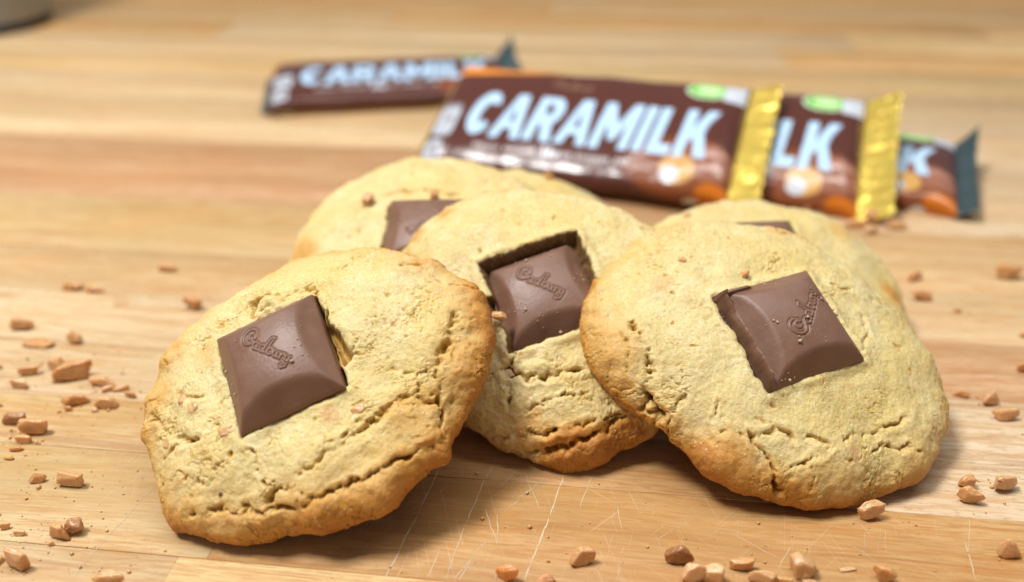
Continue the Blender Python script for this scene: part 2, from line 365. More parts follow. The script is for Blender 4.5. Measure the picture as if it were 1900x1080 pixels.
def choc_mesh(N, broken=False, wear=0., deg=-46, off=(0., 0.)):
    a = 1.25; ext = .17 if broken else 0.
    q = np.linspace(-1, 1, N); q = np.sign(q)*np.abs(q)**.93
    X, Y = np.meshgrid(q*(a+.0), q*a, indexing='ij'); X = X.ravel().copy(); Y = Y.ravel().copy()
    if broken: X = np.where(X < -.6, -.6+(X+.6)*(a+ext-.6)/(a-.6), X)
    P2 = np.stack([X, Y, X*0+wear*9], 1)
    dome = .66-.125*(X**2+Y**2)-.032*(X**4+Y**4)
    mL = .07+(a-np.abs(X))*1.15; mY = .07+(a-np.abs(Y))*1.15
    def smin(p, q_, k): h = np.clip(.5+.5*(q_-p)/k, 0, 1); return q_*(1-h)+p*h-k*h*(1-h)
    if broken: mL = np.where(X < 0, np.maximum(.07+(X+a)*1.15, .10), mL)
    z = smin(smin(dome, mL, .06), mY, .06)+.01
    br = np.zeros_like(X)
    if broken:
        nz = fbm(P2*2.2, 3)
        lip = np.exp(-((X+a+.045+.02*nz)/.060)**2)*(.27+.07*nz)*sstep(-1.28, -1.0, Y)*sstep(1.27, 1.12, Y)
        z = np.maximum(z, .0)+lip; br = sstep(-a-.06, -a-.11, X)
        lip2 = np.exp(-((Y-a+.07)/.08)**4)*.15*sstep(-.50, -.66, X+.05*nz); z = z+lip2
        z = z+br*(.05*fbm(P2*7, 3))-br*.16*sstep(-a-.08, -a-ext, X)
    # raised script, diagonal across the face
    ang = math.radians(deg); S = .47; ca, sa = math.cos(ang), math.sin(ang)
    xs = ((X-off[0])*ca+(Y-off[1])*sa)/S+1.60; ys = (-(X-off[0])*sa+(Y-off[1])*ca)/S+.30
    Q = np.stack([xs, ys], 1).astype(np.float32); d = np.full(len(X), 9., np.float32)
    near = (xs > -.3) & (xs < 3.4) & (ys > -.5) & (ys < 1.4)
    for ln in SCRIPT: d[near] = np.minimum(d[near], seg_dist(Q[near], np.array(ln)))
    big = np.where(xs < .75, 1.35, 1.0)
    z = z+.012*(1-sstep(.02*big, .05*big, d))-.025*np.exp(-((d-.080*big)/.026)**2)
    z = z+.006*fbm(P2*1.7, 2)+.0015*perlin(P2*14)
    z = z-.03*np.clip(fbm(P2*4.+7, 2)-.55, 0, 1)*(np.maximum(np.abs(X), np.abs(Y)) > 1.0)
    V = np.stack([X, Y, z], 1).reshape(N, N, 3)
    # side walls down to the base
    ring = np.concatenate([V[:, 0], V[-1, 1:], V[-2::-1, -1], V[0, -2:0:-1]]); idx = np.arange(N*N).reshape(N, N)
    ri = np.concatenate([idx[:, 0], idx[-1, 1:], idx[-2::-1, -1], idx[0, -2:0:-1]]); n = len(ring)
    F = [grid_faces(N, N)[:, ::1]]; verts = [V.reshape(-1, 3)]; prev = ri; base = N*N; brs = [br]
    for k, (dz, inn) in enumerate([(.03, 1.012), (.10, 1.016), (.20, 1.016), (.34, 1.015)]):
        r = ring.copy(); r[:, :2] *= inn; r[:, 2] = np.minimum(r[:, 2], .14)-dz if k else r[:, 2]-.03
        r[:, 2] = np.where(k == 3, -.30, r[:, 2])
        w = fbm(r*np.array([2.2, 2.2, 3])+k*.35, 3)
        if broken: r[:, 0] += np.where(ring[:, 0] < -a, .075*w, 0)
        verts.append(r); cur = base+np.arange(n); base += n; brs.append((ring[:, 0] < -a-.02)*1. if broken else np.zeros(n))
        F.append(np.stack([prev, cur, np.roll(cur, -1), np.roll(prev, -1)], 1)); prev = cur
    verts.append(np.array([[0, 0, -.30]])); brs.append([0.])
    tri = np.stack([prev, np.full(n, base), np.full(n, base), np.roll(prev, -1)], 1)
    V = np.concatenate(verts); F = np.concatenate(F)
    me = bpy.data.meshes.new('chocolate_square')
    me.from_pydata((V*CM).tolist(), [], F.tolist()+[(int(p), base, int(q_)) for p, _, _, q_ in tri])
    me.polygons.foreach_set('use_smooth', np.ones(len(me.polygons), bool))
    at = me.attributes.new('broken', 'FLOAT', 'POINT'); at.data.foreach_set('value', np.concatenate(brs).astype(np.float32))
    me.materials.append(M_CHOC)
    return me

# ---------------------------------------------------------------- toffee
def toffee_mesh(name, w, d, h, seed, sub=4, form=''):
    r = random.Random(seed)
    bm = bmesh.new(); bmesh.ops.create_icosphere(bm, subdivisions=sub, radius=1.0)
    me = bpy.data.meshes.new(name); bm.to_mesh(me); bm.free()
    n = len(me.vertices); D = np.empty(n*3, np.float32); me.vertices.foreach_get('co', D); D = D.reshape(-1, 3)
    D /= np.linalg.norm(D, axis=1)[:, None]
    pl = []
    for ax in range(3):
        for sg in (-1, 1):
            v = np.array([r.gauss(0, .24 if form == 'box' else .36) for _ in range(3)]); v[ax] = sg*1.0; pl.append((nrm(v), r.uniform(.60, .80)))
    for _ in range(4 if form == 'box' else 7):
        pl.append((nrm([r.gauss(0, 1) for _ in range(3)]), r.uniform(.66, .92)))
    inv = np.zeros(n)
    for v, o in pl: inv += np.clip((D@v)/o, 0, None)**40
    R = 1/np.maximum(inv, 1e-9)**(1/40)
    V = D*np.minimum(R, 1.15)[:, None]
    V = V*(1+.05*fbm(V*2.0+seed, 2)+.04*fbm(V*5.5+seed, 3))[:, None]-D*(.10*np.clip(perlin(V*3.1+seed*1.7)-.25, 0, 1))[:, None]+.02*perlin(V*7+seed)[:, None]*D
    V = (V-V.min(0))/(V.max(0)-V.min(0))-np.array([.5, .5, 0])
    if form == 'peak': V[:, :2] *= (1.12-.80*V[:, 2:3]**1.2)
    V = V*np.array([w, d, h]); V[:, 2] -= .02
    me.vertices.foreach_set('co', (V*CM).astype(np.float32).ravel()); me.update()
    me.polygons.foreach_set('use_smooth', np.ones(len(me.polygons), bool)); me.materials.append(M_TOF)
    return me

# ---------------------------------------------------------------- cookies
HT, HB, SE = 1.2, 1.0, 2.1
def cookie_frame(n):
    n = nrm(n); x = np.cross([0, 1, 0], n); x /= np.linalg.norm(x); return x, np.cross(n, x), n
def radius_at(co, ph):
    r = co[0]+0*ph
    for k in range(1, 7): r = r+co[2*k-1]*np.cos(k*ph)+co[2*k]*np.sin(k*ph)
    return r
class Cookie:
    def __init__(s, par, N, seed):
        s.n = nrm([par[0], par[1], 1]); s.u, s.v, s.n = cookie_frame(s.n); s.c = np.array(par[2:5]); s.co = par[5:]; s.N = N; s.seed = seed
        q = np.linspace(-1, 1, N); X, Y = np.meshgrid(q, q, indexing='ij'); X = X.ravel(); Y = Y.ravel()
        m = np.maximum(np.abs(X), np.abs(Y)); rr = m
        ph = np.where(np.abs(X) >= np.abs(Y), np.where(X == 0, 0, (Y/np.where(X == 0, 1, X)))*math.pi/4, math.pi/2-np.where(Y == 0, 0, X/np.where(Y == 0, 1, Y))*math.pi/4)
        ph = np.where((np.abs(X) >= np.abs(Y)) & (X < 0), ph+math.pi, ph); ph = np.where((np.abs(X) < np.abs(Y)) & (Y < 0), ph+math.pi, ph)
        # profile by arc length: crown, rim, underside (coarse)
        t = np.linspace(math.pi/2, -math.pi/2, 900)
        pr = np.cos(t).clip(0)**(2/SE); pz = np.where(t > 0, HT, HB)*np.sign(t)*np.abs(np.sin(t))**(2/SE)
        al = np.concatenate([[0], np.cumsum(np.hypot(np.diff(pr*4), np.diff(pz)))])
        ib = np.argmax((t < 0) & (pr < .80)); sb = al[ib]
        arcl = np.where(rr < .90, rr/.90*sb, sb+(rr-.90)/.10*(al[-1]-sb))
        rho = np.interp(arcl, al, pr); z = np.interp(arcl, al, pz)
        R = radius_at(s.co, ph); s.ph = ph; s.rho = rho
        s.base = np.stack([rho*R*np.cos(ph), rho*R*np.sin(ph), z], 1)
        s.F = grid_faces(N, N)
        s.V = s.base.copy(); s.mark = {k: np.zeros(len(ph), np.float32) for k in ('brown', 'moist', 'toffee', 'speck', 'smear')}
        s.nor = s.normals(s.base)
        W_ = s.world(s.base); s.pix = proj(W_)
        face = ((s.world(s.base)-_C)*(s.nor@np.stack([s.u, s.v, s.n]))).sum(1) < 0
        s.fi = np.where(face)[0]
    def normals(s, V):
        G = V.reshape(s.N, s.N, 3); a = np.gradient(G, axis=0); b = np.gradient(G, axis=1); n = np.cross(a, b)
        n = n.reshape(-1, 3); return n/np.maximum(np.linalg.norm(n, axis=1), 1e-9)[:, None]
    def world(s, L): return s.c+L@np.stack([s.u, s.v, s.n])
    def at(s, px):
        """place on the crust that the photograph shows at this pixel"""
        d = np.hypot(s.pix[s.fi, 0]-px[0], s.pix[s.fi, 1]-px[1]); return s.base[s.fi[np.argmin(d)]]
    def line(s, pts, warp=.09, f=2.6):
        L = np.array([s.at(p) for p in pts], np.float32)
        lo = L.min(0)-.8; hi = L.max(0)+.8
        near = np.where(((s.base > lo) & (s.base < hi)).all(1))[0]
        d = np.full(len(s.base), 9., np.float32)
        if len(near):
            B = s.base[near]; wv = np.stack([fbm(B*f+s.seed+k*13, 3) for k in range(3)], 1)*warp
            d[near] = seg_dist((B+wv).astype(np.float32), L)
        return d
    def push(s, amt): s.V = s.V+s.nor*amt[:, None]
    def crack(s, pts, w, dep, moist=.9, lip=.22):
        d = s.line(pts, .10, 2.9); B = s.base
        d = d+.028*fbm(B*7.7+s.seed, 2)
        mod = np.clip(.75+.8*perlin(B*2.3+s.seed+3.3)+.35*perlin(B*6.1+s.seed), .08, 1.3)
        ww = w*(.30+.34*mod)
        core = np.exp(-np.clip(d/ww, 0, 9)**2.6)
        s.push(-dep*.75*mod*core+lip*dep*np.exp(-((d-2.4*w)/(1.3*w))**2)*.6)
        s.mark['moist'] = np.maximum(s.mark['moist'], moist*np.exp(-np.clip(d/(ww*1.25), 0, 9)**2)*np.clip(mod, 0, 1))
    def blob(s, px, r, h, what=None, amt=1., warp=.25):
        p = s.at(px); d = np.linalg.norm(s.base-p, axis=1)+warp*r*perlin(s.base*(1.2/r)+s.seed)
        g = np.exp(-(d/r)**2); s.push(h*g)
        if what: s.mark[what] = np.maximum(s.mark[what], amt*(sstep(.05, .8, g) if what == 'brown' else sstep(.25, .65, g)))
    def lumps(s, crumb=1., wrinkle=1.):
        B = s.base; sd = s.seed*1.37+.31
        w3 = lambda f, o: np.stack([fbm(B*f+k*7.37+o, 2) for k in range(3)], 1)
        s.push(.10*fbm(B*.55+sd, 2)+.030*fbm(B*1.6+sd+5.3, 2))
        side = sstep(.86, .99, s.rho)*sstep(1.0, .2, B[:, 2])
        s.push(sstep(.75, .98, s.rho)*(.060*fbm(B*.95+sd+2.2, 2)+.040*perlin(B*2.7+sd+6.1)+.022*perlin(B*5.9+sd)))
        zone = fbm(B*.7+sd+40.2, 3)
        # hairline cracks: edges of big warped cells, only here and there
        a, b = worley(B*np.array([1.5, 1.5, 2.6])+.30*w3(2.3, sd)+.10*w3(7.1, sd+3)+sd)
        wd = .018+.022*np.clip(perlin(B*1.9+sd+7.7), -.5, 1)
        e = np.exp(-((b-a)/np.maximum(wd, .012))**2)
        m = sstep(.05, .45, zone+.5*side*wrinkle+.35*perlin(B*1.2+sd+70.7)-.12)
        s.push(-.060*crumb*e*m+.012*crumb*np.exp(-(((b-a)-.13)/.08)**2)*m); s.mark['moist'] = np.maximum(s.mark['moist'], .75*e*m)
        # open crumb: small torn cells near the hairlines and along the rim
        a, b = worley(B*6.3+.5*w3(5.3, sd+9)+sd*2.1)
        m2 = sstep(.10, .50, zone*.8+.40*side*wrinkle+.3*perlin(B*2.1+sd+90.4)-.05)
        e2 = 1-sstep(.0, .22, b-a)
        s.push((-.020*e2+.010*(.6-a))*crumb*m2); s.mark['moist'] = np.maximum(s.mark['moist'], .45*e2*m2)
        # sandy grain everywhere
        s.push(.010*fbm(B*4.3+sd, 2)+.007*perlin(B*9.3+sd))
        p = np.clip(perlin(B*5.7+sd+200.5)-.50, 0, 1)*np.clip(perlin(B*1.5+sd+9.1)+.30, 0, 1)
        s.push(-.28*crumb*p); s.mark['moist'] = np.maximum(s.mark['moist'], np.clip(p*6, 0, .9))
    def browning(s, z0=.35, z1=-.45, amt=.8):
        B = s.base; n = .35*fbm(B*.8+s.seed+11, 3)
        b = amt*sstep(z0, z1, B[:, 2]+.55*n)+.14*sstep(-.2, .6, n*2)*sstep(.6, .95, s.rho)
        h = ((s.V-s.base)*s.nor).sum(1)
        b = b+np.clip(h*1.2, -.25, .25)*sstep(.6, .95, s.rho)
        s.mark['brown'] = np.clip(np.maximum(s.mark['brown'], b), 0, 1.1)
    def cavity(s, fr, gap, dep, extra=(), soft=.05, smear=0., rim=.05):
        """hollow in the dough round the chocolate: its own outline plus gaps (left, right, near, far) and torn pockets"""
        c, u, v, n = fr; R = np.stack([s.u, s.v, s.n])
        gl, gr, gn, gf = gap
        polys = [[(R@(c+u*x+v*y-s.c))[:2] for x, y in ((-1.25-gl, -1.25-gn), (1.25+gr, -1.25-gn), (1.25+gr, 1.25+gf), (-1.25-gl, 1.25+gf))]]
        polys += [[s.at(p)[:2] for p in e] for e in extra]
        top = np.where((s.base[:, 2] > .2) & (s.rho < .97))[0]; B = s.base[top]
        wx = .075*fbm(B*2.1+s.seed+51.3, 3)+.012*perlin(B*9.1+3.3); wy = .075*fbm(B*2.1+s.seed+81.3, 3)+.012*perlin(B*9.1+7.7)
        x = B[:, 0]+wx; y = B[:, 1]+wy; sdv = np.full(len(x), -9.)
        for P_ in polys:
            P_ = np.array(P_); ins = in_poly(x, y, [tuple(p) for p in P_])
            d = seg_dist(np.stack([x, y], 1).astype(np.float32), np.concatenate([P_, P_[:1]])); sdv = np.maximum(sdv, np.where(ins, d, -d))
        g = sstep(-soft*.3, soft*1.4, sdv)
        s.V[top, 2] += rim*np.exp(-((sdv+.12)/.13)**2)*(sdv < .0)-dep*g
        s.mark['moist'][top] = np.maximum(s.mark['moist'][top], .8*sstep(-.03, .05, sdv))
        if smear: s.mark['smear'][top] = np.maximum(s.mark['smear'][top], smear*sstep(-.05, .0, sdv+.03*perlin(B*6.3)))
    def build(s, label):
        me = mesh_np('dough', s.V, s.F, M_DOUGH, True, s.mark)
        root = bpy.data.objects.new('cookie', None); COL.objects.link(root); root.empty_display_size = .02
        root.matrix_world = frame_mtx(s.c, s.u, s.v, s.n)
        tag(root, label, 'cookie', 'cookies heaped on the table')
        obj('dough', me, root); s.root = root
        return root
    def child(s, name, me, cw, u, v, n):
        """child mesh placed by its world frame (cm)"""
        o = obj(name, me, s.root)
        o.matrix_local = s.root.matrix_world.inverted() @ frame_mtx(cw, u, v, n)
        return o
    def bit(s, px, w, h, seed, sink=.35, d=None, lift=0.):
        p = s.at(px); i = np.argmin(np.linalg.norm(s.base-p, axis=1)); q = s.V[i]; n = s.nor[i]
        R = np.stack([s.u, s.v, s.n]); nw = n@R; a = random.uniform(0, 6.28)
        x = nrm(np.cross([math.cos(a), math.sin(a), .3], nw)) if d is None else nrm(np.array([1, 0, 0])-nw*nw[0]); y = np.cross(nw, x)
        s.child('toffee_bit', toffee_mesh('toffee_bit', w, w*.8 if d is None else d, h, seed), s.world(q[None])[0]-nw*(h*sink-lift), x, y, nw)
    def crumbs(s, pts_frame, k=14, seed=1):
        pass
def crumb_mesh(name, pts, sizes, mat, seed=0):
    """many tiny angular crumbs in one mesh"""
    base = np.array([(1, 0, 0), (-1, 0, 0), (0, 1, 0), (0, -1, 0), (0, 0, 1), (0, 0, -1)], float)
    fc = np.array([(0, 2, 4), (2, 1, 4), (1, 3, 4), (3, 0, 4), (2, 0, 5), (1, 2, 5), (3, 1, 5), (0, 3, 5)])
    r = np.random.default_rng(seed); V = []; F = []
    for k, (p, sz) in enumerate(zip(pts, sizes)):
        V.append(np.array(p)+base*r.uniform(.5, 1.1, (6, 3))*sz); F.append(fc+6*k)
    return mesh_np(name, np.concatenate(V), np.concatenate(F), mat, False)

PAR = {   # normal x, y; centre; radius and its harmonics (cm)
'A': [-0.211, -0.578, -4.687, 15.251, 2.244, 3.667, 0.197, -0.274, 0.303, 0.206, 0.058, 0.019, -0.017, 0.01, 0.011, 0.05, 0.035, 0.0],
'C': [0.169, -0.528, 5.95, 16.498, 2.154, 4.029, 0.168, -0.02, 0.352, -0.212, -0.027, -0.036, 0.085, -0.013, -0.025, -0.064, 0.009, 0.019],
'B': [-0.092, -0.678, 0.759, 17.901, 2.30, 3.903, 0.009, -0.015, 0.083, -0.259, -0.035, 0.085, -0.003, 0.036, 0.014, -0.022, -0.017, 0.004],
'D': [-0.049, -0.405, -2.421, 21.235, 2.023, 4.293, -0.041, 0.021, -0.049, -0.027, 0.025, -0.026, 0.011, 0.014, -0.003, -0.001, 0.002, 0.004],
'E': [0.202, -0.201, 0.646, 23.547, 1.474, 3.899, -0.034, 0.004, -0.006, -0.016, 0.008, -0.005, 0.004, 0.004, -0.002, 0.003, -0.002, -0.001],
'F': [0.116, -0.372, 7.601, 20.561, 1.41, 3.911, -0.039, -0.075, 0.084, 0.032, -0.029, 0.043, -0.022, -0.025, 0.004, -0.001, -0.01, -0.002]}
def choc_frame(c, n, a, lift=0., dv=0.):
    """chocolate resting place; lift moves it towards the viewer's side of the dough"""
    n = nrm(n); x = np.cross([0, 1, 0], n); x /= np.linalg.norm(x); y = np.cross(n, x)
    c = np.array(c, float); c = c+nrm(_C-c)*lift; u, v = math.cos(a)*x+math.sin(a)*y, -math.sin(a)*x+math.cos(a)*y
    return c+v*dv, u, v, n
def add_choc(ck, me, fr, scale=1., crumbs=30, seed=1, su=1.):
    c, u, v, n = fr
    o = ck.child('chocolate_square', me, c, u*scale*su, v*scale, n*scale)
    # sugar and cookie crumbs lying on the chocolate
    co = np.empty(len(me.vertices)*3, np.float32); me.vertices.foreach_get('co', co); co = co.reshape(-1, 3)/CM
    r = np.random.default_rng(seed); k = np.where(np.abs(co[:, :2]).max(1) < 1.22)[0]
    wgt = np.clip(perlin(np.concatenate([co[k]*1.3, ], 0)+seed*3.3)+.15, .01, 1)**2; sel = r.choice(k, crumbs, p=wgt/wgt.sum()); sz = np.clip(r.lognormal(-4.25, .75, crumbs), .005, .07)
    cm_ = obj('crumbs', crumb_mesh('crumbs', co[sel]+np.stack([sz*0, sz*0, sz*.5], 1), sz, M_CRUMB, seed), o); cm_['kind'] = 'stuff'
    return o

# --- front left cookie
A = Cookie(PAR['A'], 500, 11)
A.lumps(1.0, 1.1)
for px, r, h in [((840, 575), .8, .10), ((790, 640), .7, .08), ((690, 520), .9, .12), ((560, 860), .9, .12), ((400, 840), .8, .16), ((700, 900), .45, .16), ((590, 955), .5, .16), ((480, 975), .5, .14), ((380, 965), .5, .12), ((795, 820), .35, .14), ((350, 760), .5, .10), ((720, 800), .7, .14), ((760, 860), .6, .16), ((640, 920), .8, .10), ((330, 880), .7, .12), ((860, 690), .5, .14), ((330, 640), .5, .12), ((640, 650), .8, -.05)]: A.blob(px, r, h)
for px, r, h in [((312, 672), .30, .16), ((285, 735), .28, .12), ((880, 552), .30, .16), ((800, 492), .35, .10), ((818, 845), .35, .20), ((272, 810), .25, .14), ((700, 930), .4, .12), ((895, 640), .45, .10), ((540, 492), .3, .08), ((340, 975), .4, .12), ((506, 562), .22, .16), ((650, 610), .5, .10)]: A.blob(px, r, h)
for pts, w, dep in [([(471, 838), (476, 870), (498, 897)], .055, .26), ([(285, 775), (312, 792), (337, 816), (374, 818)], .08, .24), ([(342, 728), (374, 741)], .09, .18), ([(310, 850), (350, 812)], .06, .14),
                    ([(503, 930), (541, 897), (605, 852), (670, 800), (734, 741), (799, 741)], .10, .20), ([(360, 950), (450, 945), (560, 935), (640, 905), (702, 880)], .08, .20), ([(690, 880), (767, 842), (806, 820), (822, 784), (815, 740)], .08, .26),
                    ([(735, 678), (760, 694), (804, 692), (822, 730)], .06, .15), ([(812, 680), (832, 630), (847, 592)], .13, .26), ([(750, 503), (780, 500), (806, 495)], .06, .17), ([(806, 520), (850, 540), (885, 552)], .07, .15),
                    ([(468, 592), (474, 556), (492, 546), (530, 556), (572, 536), (584, 545)], .11, .30), ([(470, 592), (490, 580), (515, 575)], .05, .2), ([(600, 830), (640, 812), (668, 780)], .04, .12), ([(735, 610), (700, 580), (690, 560)], .05, .05),
                    ([(840, 680), (870, 640)], .04, .1), ([(300, 905), (340, 880), (400, 900)], .05, .1), ([(560, 900), (600, 925), (660, 890)], .05, .12), ([(760, 760), (780, 720), (770, 700)], .04, .11)]: A.crack(pts, w, dep)
frA = choc_frame(np.array([-5.06, 14.55, 3.25])-.30*nrm([-.192, -.498, .846]), (-.192, -.498, .846), math.radians(17), .27)
A.cavity(frA, (.02, -.10, -.03, .01), .55, [[(604, 575), (632, 622), (656, 664), (640, 684), (615, 650), (594, 600)]], .085)
A.browning(.92, -.45, 1.05)
for px, r, a in [((320, 660), .6, .42), ((290, 740), .6, .42), ((390, 650), .4, .22), ((760, 770), .55, .38), ((800, 745), .4, .38), ((890, 560), .4, .6), ((780, 495), .3, .5), ((880, 690), .9, .5), ((770, 870), .7, .55), ((640, 950), .8, .5), ((420, 985), .8, .45)]: A.blob(px, r, 0, 'brown', a)
for px, r in [((664, 758), .13), ((365, 757), .16), ((342, 742), .12), ((312, 824), .15), ((425, 802), .12), ((612, 768), .22)]: A.blob(px, r, .035, 'toffee', .6)
A.blob((413, 918), .055, .03, 'speck', 1., .1)
A.build('front left cookie with wavy cracked rim, tilted square of chocolate and brown speck')
for px, w, sd in [((664, 758), .30, 301), ((342, 744), .30, 302), ((312, 824), .34, 303), ((424, 803), .34, 304), ((368, 757), .24, 305)]: A.bit(px, w, w*.6, sd, .70)
CH1 = choc_mesh(200, False, 1)
add_choc(A, CH1, (frA[0]-frA[1]*.09, *frA[1:]), 1.0, 60, 5, .92)

# --- front right cookie
Cc = Cookie(PAR['C'], 520, 23)
Cc.lumps(.62, .7)
for px, r, h in [((1500, 760), 1.0, .06), ((1330, 470), 1.2, .08), ((1650, 680), .9, .06), ((1140, 640), .7, .12), ((1330, 850), .8, .14), ((1560, 870), .8, .12), ((1470, 610), 1.7, -.10), ((1690, 840), .7, .08), ((1220, 806), .22, -.22)]: Cc.blob(px, r, h)
for pts, w, dep in [([(1173, 600), (1196, 640), (1210, 686), (1202, 729), (1221, 756), (1216, 790), (1225, 815)], .075, .26), ([(1205, 735), (1190, 765), (1222, 770)], .12, .34), ([(1150, 620), (1172, 650), (1165, 690)], .05, .10),
                    ([(1323, 777), (1327, 760), (1331, 742)], .035, .14), ([(1396, 812), (1410, 835), (1431, 858), (1438, 885), (1443, 915)], .065, .24), ([(1436, 895), (1444, 912)], .10, .22),
                    ([(1340, 800), (1375, 806), (1404, 812), (1440, 800), (1475, 815), (1505, 808), (1533, 831), (1597, 806), (1640, 800), (1680, 775)], .07, .15), ([(1470, 870), (1505, 852), (1530, 836)], .045, .17), ([(1500, 905), (1508, 880), (1490, 860)], .04, .14),
                    ([(1600, 850), (1640, 830), (1700, 835)], .045, .12), ([(1270, 735), (1250, 770), (1240, 800)], .05, .12), ([(1440, 425), (1480, 432), (1500, 445)], .05, .10), ([(1545, 530), (1590, 540), (1625, 556)], .05, .14), ([(1410, 420), (1445, 436), (1470, 432)], .06, .1),
                    ([(1600, 585), (1612, 620), (1600, 650)], .06, .12), ([(1240, 525), (1265, 530), (1290, 526)], .03, .05)]: Cc.crack(pts, w, dep, .7)
frC = choc_frame(np.array([6.49, 15.87, 3.279])-.26*nrm([.157, -.469, .869]), (.157, -.469, .869), math.radians(26.4), .11)
Cc.cavity(frC, (.16, .05, -.05, -.05), .55, [], .06, 0., .09)
Cc.browning(.72, -.45, 1.05)
for px, r, a in [((1110, 650), .9, .45), ((1130, 700), .7, .45), ((1090, 610), .6, .45), ((1250, 830), .7, .5), ((1330, 880), 1.0, .6), ((1400, 915), .8, .6), ((1470, 920), .5, .7), ((1300, 850), .5, .8), ((1120, 500), .4, .35), ((1600, 925), .6, .5), ((1440, 430), .3, .4)]: Cc.blob(px, r, 0, 'brown', a)
for px, r in [((1580, 838), .22), ((1230, 520), .3)]: Cc.blob(px, r, .02, 'toffee', .45)
Cc.build('front right cookie with smooth pale top, browned lower rim and chocolate with broken edge')
CH2 = choc_mesh(220, True, 2, 44, (.22, .02))
add_choc(Cc, CH2, frC, 1.0, 60, 8)
Cc.bit((1265, 484), .24, .16, 71, .45); Cc.bit((1382, 512), .20, .22, 72, .2); Cc.bit((1460, 706), .13, .15, 73, .1)

# --- middle cookie
Bk = Cookie(PAR['B'], 440, 37)
Bk.lumps(.7, .9)
for px, r, h in [((850, 430), .9, .10), ((1000, 410), 1.0, .12), ((1150, 440), .8, .08), ((930, 740), .6, .12), ((1050, 750), .9, .14), ((1010, 672), .45, .14), ((1060, 850), .6, .10), ((915, 640), .5, .08)]: Bk.blob(px, r, h)
for pts, w, dep in [([(940, 690), (975, 700), (1011, 700), (1050, 692), (1085, 682)], .08, .30), ([(957, 650), (946, 690), (944, 720), (950, 760)], .06, .22), ([(915, 812), (960, 806), (1011, 803), (1080, 790), (1150, 765)], .06, .20), ([(975, 842), (1020, 832), (1063, 822), (1110, 800), (1160, 770)], .09, .34), ([(1015, 795), (1026, 798)], .09, .25),
                    ([(985, 760), (1010, 745), (1050, 742), (1090, 730)], .04, .12), ([(1045, 700), (1050, 730), (1040, 755)], .035, .12), ([(890, 570), (905, 590), (900, 560)], .07, .2)]: Bk.crack(pts, w, dep, .6)
frB = choc_frame(np.array([0.84, 17.35, 3.02])-.24*nrm([-.09, -.6, .85]), (-.13, -.50, .85), math.radians(14), .05, .24)
Bk.cavity(frB, (.01, .06, .10, -.03), .46, [[(915, 486), (940, 480), (960, 500), (930, 540), (918, 525)], [(1062, 478), (1086, 466), (1095, 495), (1104, 540), (1080, 540)], [(900, 555), (918, 548), (960, 640), (958, 655), (930, 604)]], .12, .85, .09)
Bk.browning(.50, -.45, 1.0)
for px, r, a in [((770, 440), .4, .5), ((830, 395), .3, .5), ((1060, 855), .9, .95), ((1150, 830), .8, .95), ((990, 800), .5, .45), ((1100, 850), .7, .9)]: Bk.blob(px, r, 0, 'brown', a)
Bk.build('middle cookie with deep gap round its chocolate, its folded front between the two front cookies')
CH3 = choc_mesh(190, False, 3)
add_choc(Bk, CH3, frB, .98, 80, 12)
Bk.bit((930, 592), .40, .22, 81, .05, .22, .50); Bk.bit((944, 694), .30, .24, 82, .4)

# --- cookies behind
D = Cookie(PAR['D'], 300, 53)
D.lumps(.6, .6)
D.blob((820, 330), .9, .10); D.blob((620, 420), .9, .08)
D.crack([(690, 372), (740, 352), (800, 356), (850, 362)], .10, .22, .9)
frD = choc_frame(np.array([-2.33, 20.05, 3.22])-.25*nrm([-.05, -.4, .9]), (-.05, -.40, .90), math.radians(-3), .05, .60)
D.cavity(frD, (.10, .10, 0, .14), .60, [], .05)
D.browning(.1, -.5, .6); D.blob((560, 470), .6, 0, 'brown', .5)
D.build('left back cookie tucked behind the middle one, toffee bits at its chocolate corner')
CH4 = choc_mesh(120, False, 4)
add_choc(D, CH4, (frD[0], frD[1]*0-frD[2], frD[1], frD[3]), 1.0, 26, 14)
D.bit((687, 378), .42, .40, 91, .2); D.bit((806, 370), .34, .24, 92, .0); D.bit((900, 360), .26, .12, 93, .4)
E = Cookie(PAR['E'], 200, 61)
E.lumps(.6, .6); E.browning(.1, -.5, .6); E.blob((1040, 350), .6, .1)
E.build('pale cookie at the very back, mostly hidden behind the middle cookie')
E.bit((1015, 336), .34, .26, 94, .1)
Fk = Cookie(PAR['F'], 240, 71)
Fk.lumps(.6, .6)
frF = choc_frame(np.array([7.2, 20.2, 2.78])-.22*nrm([.116, -.372, .9]), (.116, -.372, .92), math.radians(12), .03, .22)
Fk.cavity(frF, (.05, .05, 0, .03), .45, [], .06)
Fk.browning(.1, -.5, .6); Fk.blob((1560, 430), .5, .04, 'brown', .35); Fk.blob((1660, 545), .5, 0, 'brown', .6)
Fk.build('right back cookie peeking out behind the front right cookie')
add_choc(Fk, CH4, frF, 1., 8, 15)
Fk.bit((1275, 398), .3, .15, 95, .3)

